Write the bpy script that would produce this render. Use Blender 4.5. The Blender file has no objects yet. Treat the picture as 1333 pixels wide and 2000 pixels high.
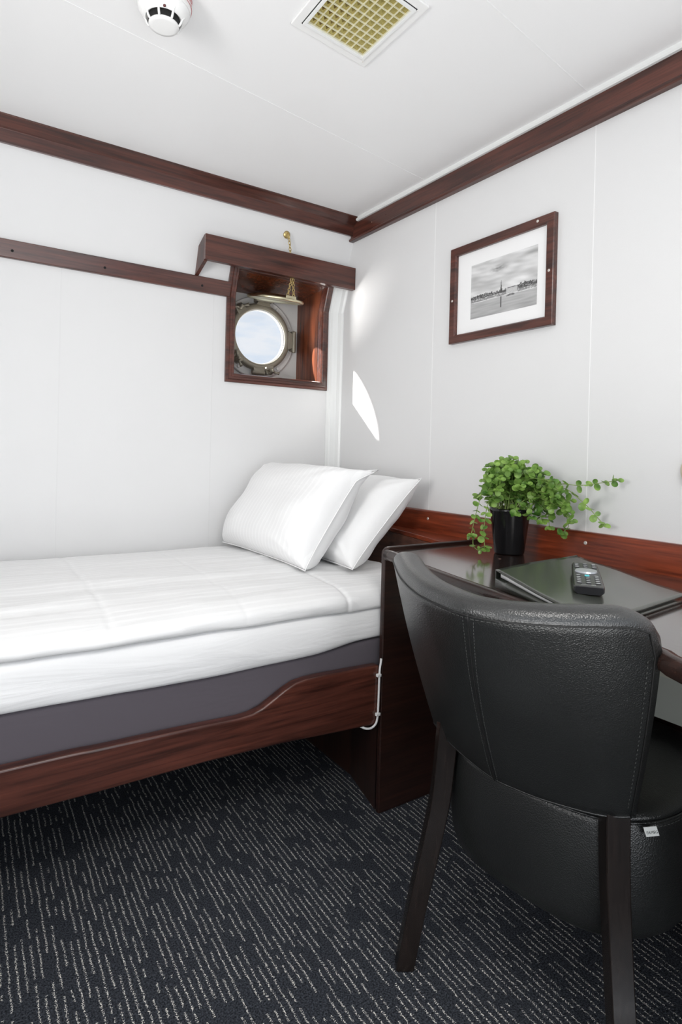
import bpy, bmesh, math, random
from mathutils import Vector, Matrix, noise
random.seed(7)
S = bpy.context.scene
COL = S.collection
PI = math.pi

# ------------------------------------------------------------------ camera
cam_d = bpy.data.cameras.new('camera'); cam = bpy.data.objects.new('camera', cam_d); COL.objects.link(cam)
cam_d.sensor_fit = 'HORIZONTAL'; cam_d.sensor_width = 36.0
cam_d.lens = 36.0*1171.05/1333.0
cam_d.shift_x = 0.0; cam_d.shift_y = -(1000.0-890.66)/1333.0
cam_d.clip_start = 0.02
yaw, pit, rol = 0.98031, -0.004824, 0.024105
Fv = Vector((math.cos(yaw)*math.cos(pit), math.sin(yaw)*math.cos(pit), math.sin(pit)))
R0 = Vector((math.sin(yaw), -math.cos(yaw), 0)); U0 = R0.cross(Fv)
Rv = math.cos(rol)*R0 + math.sin(rol)*U0; Uv = -math.sin(rol)*R0 + math.cos(rol)*U0
M = Matrix((( Rv.x, Uv.x, -Fv.x, -1.48), (Rv.y, Uv.y, -Fv.y, -2.253), (Rv.z, Uv.z, -Fv.z, 1.03), (0, 0, 0, 1)))
cam.matrix_world = M
S.camera = cam

# ------------------------------------------------------------------ exposure
S.view_settings.view_transform = 'Standard'; S.view_settings.look = 'None'
S.view_settings.gamma = 1.0; S.view_settings.use_curve_mapping = False
S.view_settings.exposure = -0.12

# ------------------------------------------------------------------ world (pale sky with thin cloud)
W = bpy.data.worlds.new('sky'); S.world = W; W.use_nodes = True
wn = W.node_tree.nodes; wl = W.node_tree.links; wn.clear()
wo = wn.new('ShaderNodeOutputWorld'); wb = wn.new('ShaderNodeBackground')
tc = wn.new('ShaderNodeTexCoord'); mp = wn.new('ShaderNodeMapping'); nz = wn.new('ShaderNodeTexNoise'); cr = wn.new('ShaderNodeValToRGB')
mp.inputs['Scale'].default_value = (6, 6, 22); nz.inputs['Scale'].default_value = 1.2; nz.inputs['Detail'].default_value = 4
cr.color_ramp.elements[0].position = .35; cr.color_ramp.elements[0].color = (.60, .76, .97, 1)
cr.color_ramp.elements[1].position = .62; cr.color_ramp.elements[1].color = (.90, .94, 1, 1)
wl.new(tc.outputs['Generated'], mp.inputs['Vector']); wl.new(mp.outputs[0], nz.inputs['Vector'])
wl.new(nz.outputs['Fac'], cr.inputs[0]); wl.new(cr.outputs[0], wb.inputs['Color'])
wb.inputs['Strength'].default_value = 1.0
wl.new(wb.outputs[0], wo.inputs['Surface'])

# ------------------------------------------------------------------ lights
def area(name, loc, target, sx, sy, power, col=(1, 1, 1), spread=PI):
    l = bpy.data.lights.new(name, 'AREA'); l.shape = 'RECTANGLE'; l.size = sx; l.size_y = sy
    l.energy = power; l.color = col; l.spread = spread
    o = bpy.data.objects.new(name, l); COL.objects.link(o); o.location = loc
    o.rotation_euler = (Vector(target)-Vector(loc)).to_track_quat('-Z', 'Y').to_euler()
    return o
area('rear_fill', (-1.3, -3.25, .65), (-.8, 0, .5), 2.0, 1.0, 11, (1, .985, .965))  # unseen low area light added behind the camera, fills the bed front
area('bounce_fill', (-1.55, -2.55, .5), (-1.35, -2.15, 2.0), 1.3, 1.1, 17, (1, .985, .965), 2.5)
area('side_fill', (-2.35, -2.35, 1.2), (0, -1.0, 1.3), 1.2, 1.2, .8, (1, .985, .965))
area('overhead_fill', (-.95, -2.5, 2.01), (-.95, -2.45, 0), .6, .4, 12, (1, .97, .93))  # unseen overhead area light added for the highlight on the chair rim
area('corner_fill', (-2.36, -1.65, 1.25), (0, -.2, 1.5), .6, .6, 8.5, (1, .99, .98), 1.7)  # unseen side light added to brighten the right wall near the corner
sun_d = bpy.data.lights.new('sun', 'SUN'); sun_d.energy = 34; sun_d.angle = .03; sun_d.color = (1, .97, .92)
sun = bpy.data.objects.new('sun', sun_d); COL.objects.link(sun)
sun.rotation_euler = Vector((1, -1.17, -1.0)).to_track_quat('-Z', 'Y').to_euler()

# sunlight thrown back up off the water outside the porthole
sea_d = bpy.data.lights.new('sea_glint', 'SUN'); sea_d.energy = 9; sea_d.angle = .45; sea_d.color = (1, .98, .95)
sea = bpy.data.objects.new('sea_glint', sea_d); COL.objects.link(sea)
sea.rotation_euler = Vector((1, -.95, .45)).to_track_quat('-Z', 'Y').to_euler()

# ------------------------------------------------------------------ materials
def newmat(name):
    m = bpy.data.materials.new(name); m.use_nodes = True
    nt = m.node_tree; b = nt.nodes['Principled BSDF']
    return m, nt, b
def N(nt, typ, **kw):
    n = nt.nodes.new(typ)
    for k, v in kw.items():
        if k in n.inputs: n.inputs[k].default_value = v
        else: setattr(n, k, v)
    return n
def plain(name, col, rough=.5, metal=0, spec=.5, bump=0, bscale=200, coat=0):
    m, nt, b = newmat(name)
    b.inputs['Base Color'].default_value = (*col, 1); b.inputs['Roughness'].default_value = rough
    b.inputs['Metallic'].default_value = metal; b.inputs['Specular IOR Level'].default_value = spec
    b.inputs['Coat Weight'].default_value = coat; b.inputs['Coat Roughness'].default_value = .15
    if bump:
        t = N(nt, 'ShaderNodeTexCoord'); n = N(nt, 'ShaderNodeTexNoise', Scale=bscale, Detail=3.0)
        bu = N(nt, 'ShaderNodeBump', Strength=bump, Distance=.001)
        nt.links.new(t.outputs['Object'], n.inputs['Vector']); nt.links.new(n.outputs['Fac'], bu.inputs['Height'])
        nt.links.new(bu.outputs[0], b.inputs['Normal'])
    return m
def wood(name, dark, light, axis=0, rough=.28, scale=1.0, spec=.5):
    m, nt, b = newmat(name); L = nt.links
    t = N(nt, 'ShaderNodeTexCoord'); mp = N(nt, 'ShaderNodeMapping')
    sc = [16*scale]*3; sc[axis] = 1.1*scale; mp.inputs['Scale'].default_value = sc
    n1 = N(nt, 'ShaderNodeTexNoise', Scale=3.0, Detail=6.0, Roughness=.62, Distortion=.5)
    sc2 = [150*scale]*3; sc2[axis] = 5*scale
    mp2 = N(nt, 'ShaderNodeMapping'); mp2.inputs['Scale'].default_value = sc2
    n2 = N(nt, 'ShaderNodeTexNoise', Scale=1.0, Detail=2.0)
    r = N(nt, 'ShaderNodeValToRGB'); r.color_ramp.elements[0].position = .34; r.color_ramp.elements[1].position = .68
    r.color_ramp.elements[0].color = (*dark, 1); r.color_ramp.elements[1].color = (*light, 1)
    mx = N(nt, 'ShaderNodeMix', data_type='RGBA', blend_type='MULTIPLY'); mx.inputs[0].default_value = .45
    r2 = N(nt, 'ShaderNodeValToRGB'); r2.color_ramp.elements[0].position = .38; r2.color_ramp.elements[1].position = .5
    r2.color_ramp.elements[0].color = (.35, .3, .3, 1)
    L.new(t.outputs['Object'], mp.inputs[0]); L.new(t.outputs['Object'], mp2.inputs[0])
    L.new(mp.outputs[0], n1.inputs['Vector']); L.new(mp2.outputs[0], n2.inputs['Vector'])
    L.new(n1.outputs['Fac'], r.inputs[0]); L.new(n2.outputs['Fac'], r2.inputs[0])
    L.new(r.outputs[0], mx.inputs[6]); L.new(r2.outputs[0], mx.inputs[7]); L.new(mx.outputs[2], b.inputs['Base Color'])
    b.inputs['Roughness'].default_value = rough; b.inputs['Specular IOR Level'].default_value = spec
    # small pale chips in the lacquer
    v = N(nt, 'ShaderNodeTexNoise', Scale=38.0, Detail=1.0)
    L.new(t.outputs['Object'], v.inputs['Vector'])
    g = N(nt, 'ShaderNodeMath', operation='GREATER_THAN'); g.inputs[1].default_value = .835
    L.new(v.outputs['Fac'], g.inputs[0])
    mx2 = N(nt, 'ShaderNodeMix', data_type='RGBA'); L.new(g.outputs[0], mx2.inputs[0]); L.new(mx.outputs[2], mx2.inputs[6])
    mx2.inputs[7].default_value = (.45, .36, .3, 1); L.new(mx2.outputs[2], b.inputs['Base Color'])
    bu = N(nt, 'ShaderNodeBump', Strength=.12, Distance=.001); L.new(n2.outputs['Fac'], bu.inputs['Height']); L.new(bu.outputs[0], b.inputs['Normal'])
    return m
WD, WL = (.038, .013, .009), (.125, .038, .025)
wood_x = wood('mahogany_x', WD, WL, 0)
wood_y = wood('mahogany_y', WD, WL, 1)
wood_z = wood('mahogany_z', WD, WL, 2)
red_y = wood('mahogany_red_y', (.11, .018, .006), (.29, .056, .020), 1, .3)
lin_w = wood('mahogany_lining', (.075, .022, .011), (.20, .055, .022), 2, .25, .6)

dk_z = wood('dark_wood_z', (.022, .010, .008), (.042, .017, .012), 2, .35)
dk_x = wood('dark_wood_x', (.018, .009, .007), (.038, .015, .011), 0, .3)
desk_y = wood('desk_top_wood', (.02, .011, .008), (.042, .022, .017), 1, .16, .8, .65)
for _n, _w in ((desk_y, 1.0), (wood_x, .35), (wood_y, .2)):
    _b = _n.node_tree.nodes['Principled BSDF']; _b.inputs['Coat Weight'].default_value = _w; _b.inputs['Coat Roughness'].default_value = .12
leg_m = wood('dark_leg_wood', (.012, .009, .008), (.020, .014, .012), 2, .25, 1.6)
def wallmat(name, col, rough=.45, bump=.25):
    m, nt, b = newmat(name); L = nt.links
    t = N(nt, 'ShaderNodeTexCoord'); n = N(nt, 'ShaderNodeTexNoise', Scale=420.0, Detail=2.0); n2 = N(nt, 'ShaderNodeTexNoise', Scale=2.2, Detail=3.0)
    bu = N(nt, 'ShaderNodeBump', Strength=bump, Distance=.0006)
    L.new(t.outputs['Object'], n.inputs['Vector']); L.new(t.outputs['Object'], n2.inputs['Vector'])
    L.new(n.outputs['Fac'], bu.inputs['Height']); L.new(bu.outputs[0], b.inputs['Normal'])
    r = N(nt, 'ShaderNodeValToRGB'); r.color_ramp.elements[0].color = (*[c*.975 for c in col], 1); r.color_ramp.elements[1].color = (*col, 1)
    L.new(n2.outputs['Fac'], r.inputs[0]); L.new(r.outputs[0], b.inputs['Base Color'])
    b.inputs['Roughness'].default_value = rough; b.inputs['Specular IOR Level'].default_value = .35
    return m
wall_m = wallmat('white_wall_laminate', (.75, .75, .75))
ceil_m = wallmat('white_ceiling_panel', (.88, .88, .88), .4, .1)
seam_m = plain('panel_joint', (.86, .86, .86), .5)
seamd_m = plain('panel_joint_grey', (.72, .72, .72), .6)
white_m = plain('white_enamel', (.80, .81, .80), .35)
plastic_m = plain('white_plastic', (.84, .84, .83), .4)
hull_m = plain('white_hull_paint', (.62, .62, .60), .4, bump=.3, bscale=60)
brass_m = plain('polished_brass', (.66, .60, .42), .28, 1)
goldbrass_m = plain('gold_brass', (.58, .45, .20), .3, .9)
brass_old = plain('old_brass', (.27, .25, .20), .48, 0.4, bump=.4, bscale=90)
steel_m = plain('steel_screw', (.75, .72, .68), .35, .6)
black_m = plain('black_plastic', (.018, .018, .02), .25)
hole_m = plain('dark_hole', (.01, .01, .01), .9)
grey_board = plain('grey_laminate', (.42, .44, .40), .5)
cable_m = plain('white_cable', (.8, .8, .8), .4)

def fabric(name, col, stripes=False, axis=1, rough=.85, wr=.5, wscale=(3, 9, 9)):
    m, nt, b = newmat(name); L = nt.links
    t = N(nt, 'ShaderNodeTexCoord')
    b.inputs['Base Color'].default_value = (*col, 1); b.inputs['Roughness'].default_value = rough
    b.inputs['Sheen Weight'].default_value = .15; b.inputs['Specular IOR Level'].default_value = .25
    mp = N(nt, 'ShaderNodeMapping'); mp.inputs['Scale'].default_value = wscale
    n = N(nt, 'ShaderNodeTexNoise', Scale=1.0, Detail=4.0, Roughness=.5, Distortion=.8)
    L.new(t.outputs['Object'], mp.inputs[0]); L.new(mp.outputs[0], n.inputs['Vector'])
    n2 = N(nt, 'ShaderNodeTexNoise', Scale=900.0, Detail=1.0); L.new(t.outputs['Object'], n2.inputs['Vector'])
    bu2 = N(nt, 'ShaderNodeBump', Strength=.15, Distance=.0005); L.new(n2.outputs['Fac'], bu2.inputs['Height'])
    bu = N(nt, 'ShaderNodeBump', Strength=wr, Distance=.012); L.new(n.outputs['Fac'], bu.inputs['Height']); L.new(bu2.outputs[0], bu.inputs['Normal'])
    L.new(bu.outputs[0], b.inputs['Normal'])
    if stripes:
        sx = N(nt, 'ShaderNodeSeparateXYZ'); L.new(t.outputs['Object'], sx.inputs[0])
        mu = N(nt, 'ShaderNodeMath', operation='MULTIPLY'); mu.inputs[1].default_value = 2*PI/.024
        L.new(sx.outputs[axis], mu.inputs[0]); si = N(nt, 'ShaderNodeMath', operation='SINE'); L.new(mu.outputs[0], si.inputs[0])
        r = N(nt, 'ShaderNodeValToRGB'); r.color_ramp.elements[0].position = .45; r.color_ramp.elements[1].position = .55
        r.color_ramp.elements[0].color = (*[c*.955 for c in col], 1); r.color_ramp.elements[1].color = (*col, 1)
        L.new(si.outputs[0], r.inputs[0]); L.new(r.outputs[0], b.inputs['Base Color'])
    return m
linen_m = fabric('white_striped_linen', (.90, .90, .90), True, 1, wscale=(2.2, 13, 13), wr=.5)
linen2_m = fabric('white_linen', (.88, .88, .88), False, wscale=(5, 5, 5), wr=.4)
pillow_m = fabric('white_striped_pillow_linen', (.90, .90, .90), True, 1, wscale=(6, 4, 5), wr=.35)
sheet_m = fabric('white_sheet', (.90, .90, .90), False, wscale=(2, 8, 16), wr=.5)
greyfab_m = fabric('grey_purple_ticking', (.105, .092, .108), False, wr=.25)

def leather(name, col, rough=.42):
    m, nt, b = newmat(name); L = nt.links
    t = N(nt, 'ShaderNodeTexCoord')
    v = N(nt, 'ShaderNodeTexVoronoi', Scale=430.0); n = N(nt, 'ShaderNodeTexNoise', Scale=430.0, Detail=2.0)
    L.new(t.outputs['Object'], v.inputs['Vector']); L.new(t.outputs['Object'], n.inputs['Vector'])
    ad = N(nt, 'ShaderNodeMath', operation='ADD'); L.new(v.outputs['Distance'], ad.inputs[0]); L.new(n.outputs['Fac'], ad.inputs[1])
    bu = N(nt, 'ShaderNodeBump', Strength=.5, Distance=.0008); L.new(ad.outputs[0], bu.inputs['Height']); L.new(bu.outputs[0], b.inputs['Normal'])
    n2 = N(nt, 'ShaderNodeTexNoise', Scale=7.0, Detail=4.0); L.new(t.outputs['Object'], n2.inputs['Vector'])
    r = N(nt, 'ShaderNodeValToRGB'); r.color_ramp.elements[0].position = .3; r.color_ramp.elements[1].position = .75
    r.color_ramp.elements[0].color = (*[c*.8 for c in col], 1); r.color_ramp.elements[1].color = (*[c*1.2 for c in col], 1)
    L.new(n2.outputs['Fac'], r.inputs[0]); L.new(r.outputs[0], b.inputs['Base Color'])
    b.inputs['Roughness'].default_value = rough; b.inputs['Specular IOR Level'].default_value = .95
    return m
leather_m = leather('black_leather', (.014, .015, .0148), .32)
folder_m = plain('smooth_dark_leather', (.05, .055, .046), .22, coat=.3)

def carpet():
    m, nt, b = newmat('carpet_dashed'); L = nt.links
    t = N(nt, 'ShaderNodeTexCoord'); s = N(nt, 'ShaderNodeSeparateXYZ'); L.new(t.outputs['Object'], s.inputs[0])
    def mth(op, a, bb=None, c=None):
        n = N(nt, 'ShaderNodeMath', operation=op)
        for i, q in enumerate((a, bb, c)):
            if q is None: continue
            if isinstance(q, (int, float)): n.inputs[i].default_value = q
            else: L.new(q, n.inputs[i])
        return n.outputs[0]
    X, Y = s.outputs[0], s.outputs[1]
    Xr = mth('ADD', X, mth('MULTIPLY', Y, -.03))
    wob = N(nt, 'ShaderNodeTexNoise', Scale=26.0, Detail=2.0); L.new(t.outputs['Object'], wob.inputs['Vector'])
    wob2 = N(nt, 'ShaderNodeTexNoise', Scale=520.0, Detail=1.0); L.new(t.outputs['Object'], wob2.inputs['Vector'])
    xs = mth('ADD', mth('DIVIDE', Xr, .0142), mth('ADD', mth('MULTIPLY', wob.outputs['Fac'], .5), mth('MULTIPLY', wob2.outputs['Fac'], .75)))
    cell = mth('FLOOR', xs); fr = mth('ABSOLUTE', mth('SUBTRACT', mth('FRACT', xs), .5))
    line = mth('LESS_THAN', fr, .085)
    cv = N(nt, 'ShaderNodeCombineXYZ'); L.new(mth('MULTIPLY', cell, 7.31), cv.inputs[0]); L.new(mth('MULTIPLY', Y, 14.0), cv.inputs[1])
    dn = N(nt, 'ShaderNodeTexNoise', Scale=1.0, Detail=1.0); L.new(cv.outputs[0], dn.inputs['Vector'])
    dash = mth('GREATER_THAN', dn.outputs['Fac'], .44)
    tv = N(nt, 'ShaderNodeTexNoise', Scale=340.0, Detail=1.0); L.new(t.outputs['Object'], tv.inputs['Vector'])
    tuft = mth('GREATER_THAN', tv.outputs['Fac'], .495)
    mask = mth('MULTIPLY', mth('MULTIPLY', line, dash), tuft)
    bn = N(nt, 'ShaderNodeTexNoise', Scale=300.0, Detail=3.0); L.new(t.outputs['Object'], bn.inputs['Vector'])
    r = N(nt, 'ShaderNodeValToRGB'); e = r.color_ramp.elements
    e[0].position = .35; e[0].color = (.014, .016, .020, 1); e[1].position = .68; e[1].color = (.085, .093, .112, 1)
    L.new(bn.outputs['Fac'], r.inputs[0])
    mx = N(nt, 'ShaderNodeMix', data_type='RGBA'); L.new(mask, mx.inputs[0]); L.new(r.outputs[0], mx.inputs[6]); mx.inputs[7].default_value = (1, .98, .91, 1)
    L.new(mx.outputs[2], b.inputs['Base Color'])
    b.inputs['Roughness'].default_value = .95; b.inputs['Specular IOR Level'].default_value = .1
    h = mth('ADD', bn.outputs['Fac'], mth('MULTIPLY', mask, .5))
    bu = N(nt, 'ShaderNodeBump', Strength=.8, Distance=.004); L.new(h, bu.inputs['Height']); L.new(bu.outputs[0], b.inputs['Normal'])
    return m
carpet_m = carpet()
gm, nt_, b_ = newmat('window_glass'); b_.inputs['Transmission Weight'].default_value = 1; b_.inputs['Roughness'].default_value = 0
b_.inputs['IOR'].default_value = 1.1; b_.inputs['Base Color'].default_value = (1, 1, 1, 1)
# thin pane: sunlight passes straight through
tr = nt_.nodes.new('ShaderNodeBsdfTransparent'); gl = nt_.nodes.new('ShaderNodeBsdfGlossy'); gl.inputs['Roughness'].default_value = .02
mxs = nt_.nodes.new('ShaderNodeMixShader'); mxs.inputs[0].default_value = .05
nt_.links.new(tr.outputs[0], mxs.inputs[1]); nt_.links.new(gl.outputs[0], mxs.inputs[2])
nt_.links.new(mxs.outputs[0], nt_.nodes['Material Output'].inputs['Surface'])
glass_m = gm

# ------------------------------------------------------------------ helpers
def obj(name, bm, mat, parent=None, smooth=False, bevel=0, sub=0, seg=2):
    bmesh.ops.recalc_face_normals(bm, faces=bm.faces)
    me = bpy.data.meshes.new(name); bm.to_mesh(me); bm.free()
    o = bpy.data.objects.new(name, me); COL.objects.link(o)
    if mat: me.materials.append(mat)
    if parent:
        o.parent = parent
        o.location = -parent.location
        if parent.parent: o.location = Vector((0, 0, 0))
    if bevel:
        md = o.modifiers.new('bevel', 'BEVEL'); md.width = bevel; md.segments = seg; md.limit_method = 'ANGLE'; md.angle_limit = math.radians(40)
        md.harden_normals = False
    if sub:
        md = o.modifiers.new('sub', 'SUBSURF'); md.levels = sub; md.render_levels = sub
    if smooth or bevel:
        for p in me.polygons: p.use_smooth = True
    if bevel and not smooth:
        wn_ = o.modifiers.new('wn', 'WEIGHTED_NORMAL')
    return o
def tag(o, label=None, cat=None, group=None, kind=None):
    if label: o['label'] = label
    if cat: o['category'] = cat
    if group: o['group'] = group
    if kind: o['kind'] = kind
    return o
def thing(name, label, cat, loc, group=None):
    o = bpy.data.objects.new(name, None); COL.objects.link(o); o.location = loc; o.empty_display_size = .05
    return tag(o, label, cat, group)
def box(bm, a, b):
    x0, y0, z0 = a; x1, y1, z1 = b
    v = [bm.verts.new(p) for p in ((x0,y0,z0),(x1,y0,z0),(x1,y1,z0),(x0,y1,z0),(x0,y0,z1),(x1,y0,z1),(x1,y1,z1),(x0,y1,z1))]
    for f in ((0,1,2,3),(4,5,6,7),(0,1,5,4),(1,2,6,5),(2,3,7,6),(3,0,4,7)): bm.faces.new([v[i] for i in f])
    return bm
def BM(): return bmesh.new()
def prism(bm, pts, axis, a, b):
    """pts: 2-D outline, extruded along axis from a to b. axis 0: pts=(y,z); 1: (x,z); 2: (x,y)"""
    def P(p, t):
        if axis == 0: return (t, p[0], p[1])
        if axis == 1: return (p[0], t, p[1])
        return (p[0], p[1], t)
    A = [bm.verts.new(P(p, a)) for p in pts]; B = [bm.verts.new(P(p, b)) for p in pts]
    bm.faces.new(A); bm.faces.new(B[::-1]); n = len(pts)
    for i in range(n): bm.faces.new((A[i], A[(i+1) % n], B[(i+1) % n], B[i]))
    return bm
def tube(bm, pts, r, seg=8, closed=False, cap=True):
    pts = [Vector(p) for p in pts]; n = len(pts); rings = []; prev = None
    for i, p in enumerate(pts):
        if closed: d = pts[(i+1) % n]-pts[i-1]
        else: d = pts[min(i+1, n-1)]-pts[max(i-1, 0)]
        d.normalize()
        if prev is None:
            a = d.orthogonal().normalized()
        else:
            a = (prev - d*prev.dot(d))
            a = a.normalized() if a.length > 1e-6 else d.orthogonal().normalized()
        prev = a; c = d.cross(a)
        rr = r[i] if isinstance(r, (list, tuple)) else r
        rings.append([bm.verts.new(p + rr*(math.cos(2*PI*k/seg)*a + math.sin(2*PI*k/seg)*c)) for k in range(seg)])
    m = n if closed else n-1
    for i in range(m):
        A, B = rings[i], rings[(i+1) % n]
        for k in range(seg): bm.faces.new((A[k], A[(k+1) % seg], B[(k+1) % seg], B[k]))
    if not closed and cap:
        bm.faces.new(rings[0]); bm.faces.new(rings[-1][::-1])
    return bm
def lathe(bm, prof, center=(0, 0, 0), axis=(0, 0, 1), seg=32, cap0=True, cap1=True):
    """prof: list of (radius, height along axis)"""
    q = Vector((0, 0, 1)).rotation_difference(Vector(axis)); c = Vector(center); rings = []
    for r, h in prof:
        if r < 1e-6: rings.append([bm.verts.new(c + q @ Vector((0, 0, h)))])
        else: rings.append([bm.verts.new(c + q @ Vector((r*math.cos(2*PI*k/seg), r*math.sin(2*PI*k/seg), h))) for k in range(seg)])
    for A, B in zip(rings, rings[1:]):
        for k in range(seg):
            k2 = (k+1) % seg
            if len(A) == 1 and len(B) == 1: continue
            if len(A) == 1: bm.faces.new((A[0], B[k], B[k2]))
            elif len(B) == 1: bm.faces.new((A[k], A[k2], B[0]))
            else: bm.faces.new((A[k], A[k2], B[k2], B[k]))
    if cap0 and len(rings[0]) > 1: bm.faces.new(rings[0])
    if cap1 and len(rings[-1]) > 1: bm.faces.new(rings[-1][::-1])
    return bm
def catmull(pts, n):
    pts = [Vector(p) for p in pts]; out = []
    P = [2*pts[0]-pts[1]] + pts + [2*pts[-1]-pts[-2]]
    L = [0]
    for a, b in zip(pts, pts[1:]): L.append(L[-1] + (b-a).length)
    for i in range(n):
        s = L[-1]*i/(n-1); k = 0
        while k < len(pts)-2 and s > L[k+1]: k += 1
        t = (s-L[k])/(L[k+1]-L[k]) if L[k+1] > L[k] else 0
        a, b, c, d = P[k], P[k+1], P[k+2], P[k+3]
        out.append(.5*((2*b) + (c-a)*t + (2*a-5*b+4*c-d)*t*t + (3*b-a-3*c+d)*t**3))
    return out
def struct(name, bm, mat, **k): return tag(obj(name, bm, mat, **k), kind='structure')

# ------------------------------------------------------------------ room shell
XL, YF, H = -2.45, -3.35, 2.03
SL = .34                                  # inward lean of the upper window wall above the dado rail
def wy(z): return 0 if z < 1.65 else -(z-1.65)*SL
bm = BM(); box(bm, (XL-.1, YF, -.06), (.1, .35, 0)); struct('floor', bm, carpet_m)
bm = BM(); box(bm, (XL-.1, YF, H), (.1, .35, H+.05)); ceiling = struct('ceiling', bm, ceil_m)
bm = BM(); box(bm, (0, YF, 0), (.06, .35, H)); wall_r = struct('wall_right', bm, wall_m)
bm = BM(); box(bm, (XL-.06, YF, 0), (XL, .35, H)); struct('wall_back', bm, wall_m)
# window wall with the square opening, lower part upright, upper part leaning in
OX0, OX1, OZ0, OZ1 = -.502, -.098, 1.342, 1.745
bm = BM(); xs = [XL, OX0, OX1, 0.0]; zs = [0, OZ0, 1.65, OZ1, H+.005]
for i in range(3):
    for j in range(4):
        if i == 1 and j in (1, 2): continue
        q = [(xs[i], zs[j]), (xs[i+1], zs[j]), (xs[i+1], zs[j+1]), (xs[i], zs[j+1])]
        bm.faces.new([bm.verts.new((x, wy(z), z)) for x, z in q])
bmesh.ops.remove_doubles(bm, verts=bm.verts, dist=1e-5)
fr = bmesh.ops.extrude_face_region(bm, geom=bm.faces[:])
for v in [g for g in fr['geom'] if isinstance(g, bmesh.types.BMVert)]: v.co.y += .018
wall_l = struct('wall_left', bm, wall_m)

def strip(name, parent, a, b, w, t, nrm, mat):
    """thin joint strip from a to b lying on a surface with normal nrm"""
    a, b, nrm = Vector(a), Vector(b), Vector(nrm).normalized(); d = (b-a).normalized(); s = d.cross(nrm)
    bm = BM(); vs = []
    for p in (a, b):
        for k, h in ((-.5, -.3), (.5, -.3), (.5, 1), (-.5, 1)): vs.append(bm.verts.new(p + s*w*k + nrm*t*h))
    for f in ((0,1,2,3),(4,5,6,7),(0,1,5,4),(1,2,6,5),(2,3,7,6),(3,0,4,7)): bm.faces.new([vs[i] for i in f])
    return obj(name, bm, mat, parent)
for y in (-.625, -1.262, -1.9, -2.54): strip('panel_joint', wall_r, (0, y, .83), (0, y, 1.95), .0025, .0006, (-1, 0, 0), seam_m)
for x in (-1.143, -.591, -1.695): strip('panel_joint', wall_l, (x, 0, .3), (x, 0, 1.65), .003, .0006, (0, -1, 0), seamd_m)
for y in (-.589, -1.248, -1.907):
    a = Vector((0, y, H)); d = Vector((-1, -.145, 0)); strip('panel_joint', ceiling, a, a+d*2.44, .004, .0008, (0, 0, -1), seam_m)

# moulded white corner cover in the window-wall corner
prof = [(0, 0), (-.058, 0), (-.058, -.003), (-.045, -.006), (-.040, -.012), (-.030, -.016), (-.018, -.022), (-.010, -.034), (-.004, -.040), (0, -.040)]
bm = BM(); A = None
for zz in (0.0, 1.65, 1.80):
    ring = [bm.verts.new((p[0], p[1] + wy(zz), zz)) for p in prof]
    if A:
        for i in range(len(prof)-1): bm.faces.new((A[i], A[i+1], ring[i+1], ring[i]))
    A = ring
struct('trim_1', bm, white_m)

# crown moulding, window wall
bm = BM()
yb, zb = wy(1.965), 1.965
prism(bm, [(yb, 1.965), (yb-.016, 1.963), (-.128, 2.004), (-.137, 2.008), (-.160, 2.024), (-.172, 2.026), (-.172, 2.032), (wy(2.032), 2.032)], 0, XL, -.012)
struct('trim_2', bm, wood_x, bevel=.0015)
# crown moulding, right wall (face board, lower lip) and white strip over it
bm = BM(); prism(bm, [(0, 1.944), (-.020, 1.944), (-.024, 1.948), (-.024, 1.953), (-.018, 1.957), (-.018, 2.016), (0, 2.016)], 1, YF, -.098)
struct('trim_3', bm, wood_y, bevel=.001)
bm = BM(); prism(bm, [(0, 2.016), (-.026, 2.016), (-.03, 2.020), (-.03, 2.031), (0, 2.031)], 1, YF, -.16)
struct('trim_4', bm, white_m)
# dado rail at the kink of the window wall
bm = BM(); prism(bm, [(0, 1.641), (-.014, 1.642), (-.016, 1.65), (wy(1.697)-.014, 1.696), (wy(1.697), 1.70), (0, 1.65)], 0, XL, OX0-.03)
rail = struct('trim_5', bm, wood_x, bevel=.002)
def screw(parent, p, n, r=.004, mat=steel_m):
    bm = BM(); lathe(bm, [(r, -.001), (r, .0006), (r*.75, .0014), (r*.35, .001), (0, .0006)], p, n, 14); return obj('screw', bm, mat, parent, smooth=True)
for x in (-1.294, -1.006, -.648, -1.6): screw(rail, (x, -.016-(1.664-1.65)*.3, 1.664), (0, -1, -.3), .0045, hole_m)
# wooden upstand along the right wall behind bed and desk
bm = BM(); prism(bm, [(0, .74), (-.026, .74), (-.024, .79), (-.020, .826), (-.014, .832), (0, .832)], 1, YF, -.042)
ups = struct('trim_6', bm, red_y, bevel=.002)
for y in (-.648, -1.278): screw(ups, (-.0235, y, .803), (-1, 0, 0), .005)
for x, z in ((-.018, 2.0), ):
    for y in (-.35, -.9, -1.25): screw(bpy.data.objects['trim_3'], (x, y, 1.985), (-1, 0, 0), .003, wood_y)

# ------------------------------------------------------------------ porthole window
win = bpy.data.objects.new('window_1', None); COL.objects.link(win); win.location = (-.3, 0, 1.54); tag(win, kind='structure')
PC = Vector((-.305, 0, 1.537))
def part(name, bm, mat, parent=win, **k):
    o = obj(name, bm, mat, parent, **k); return o
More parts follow.
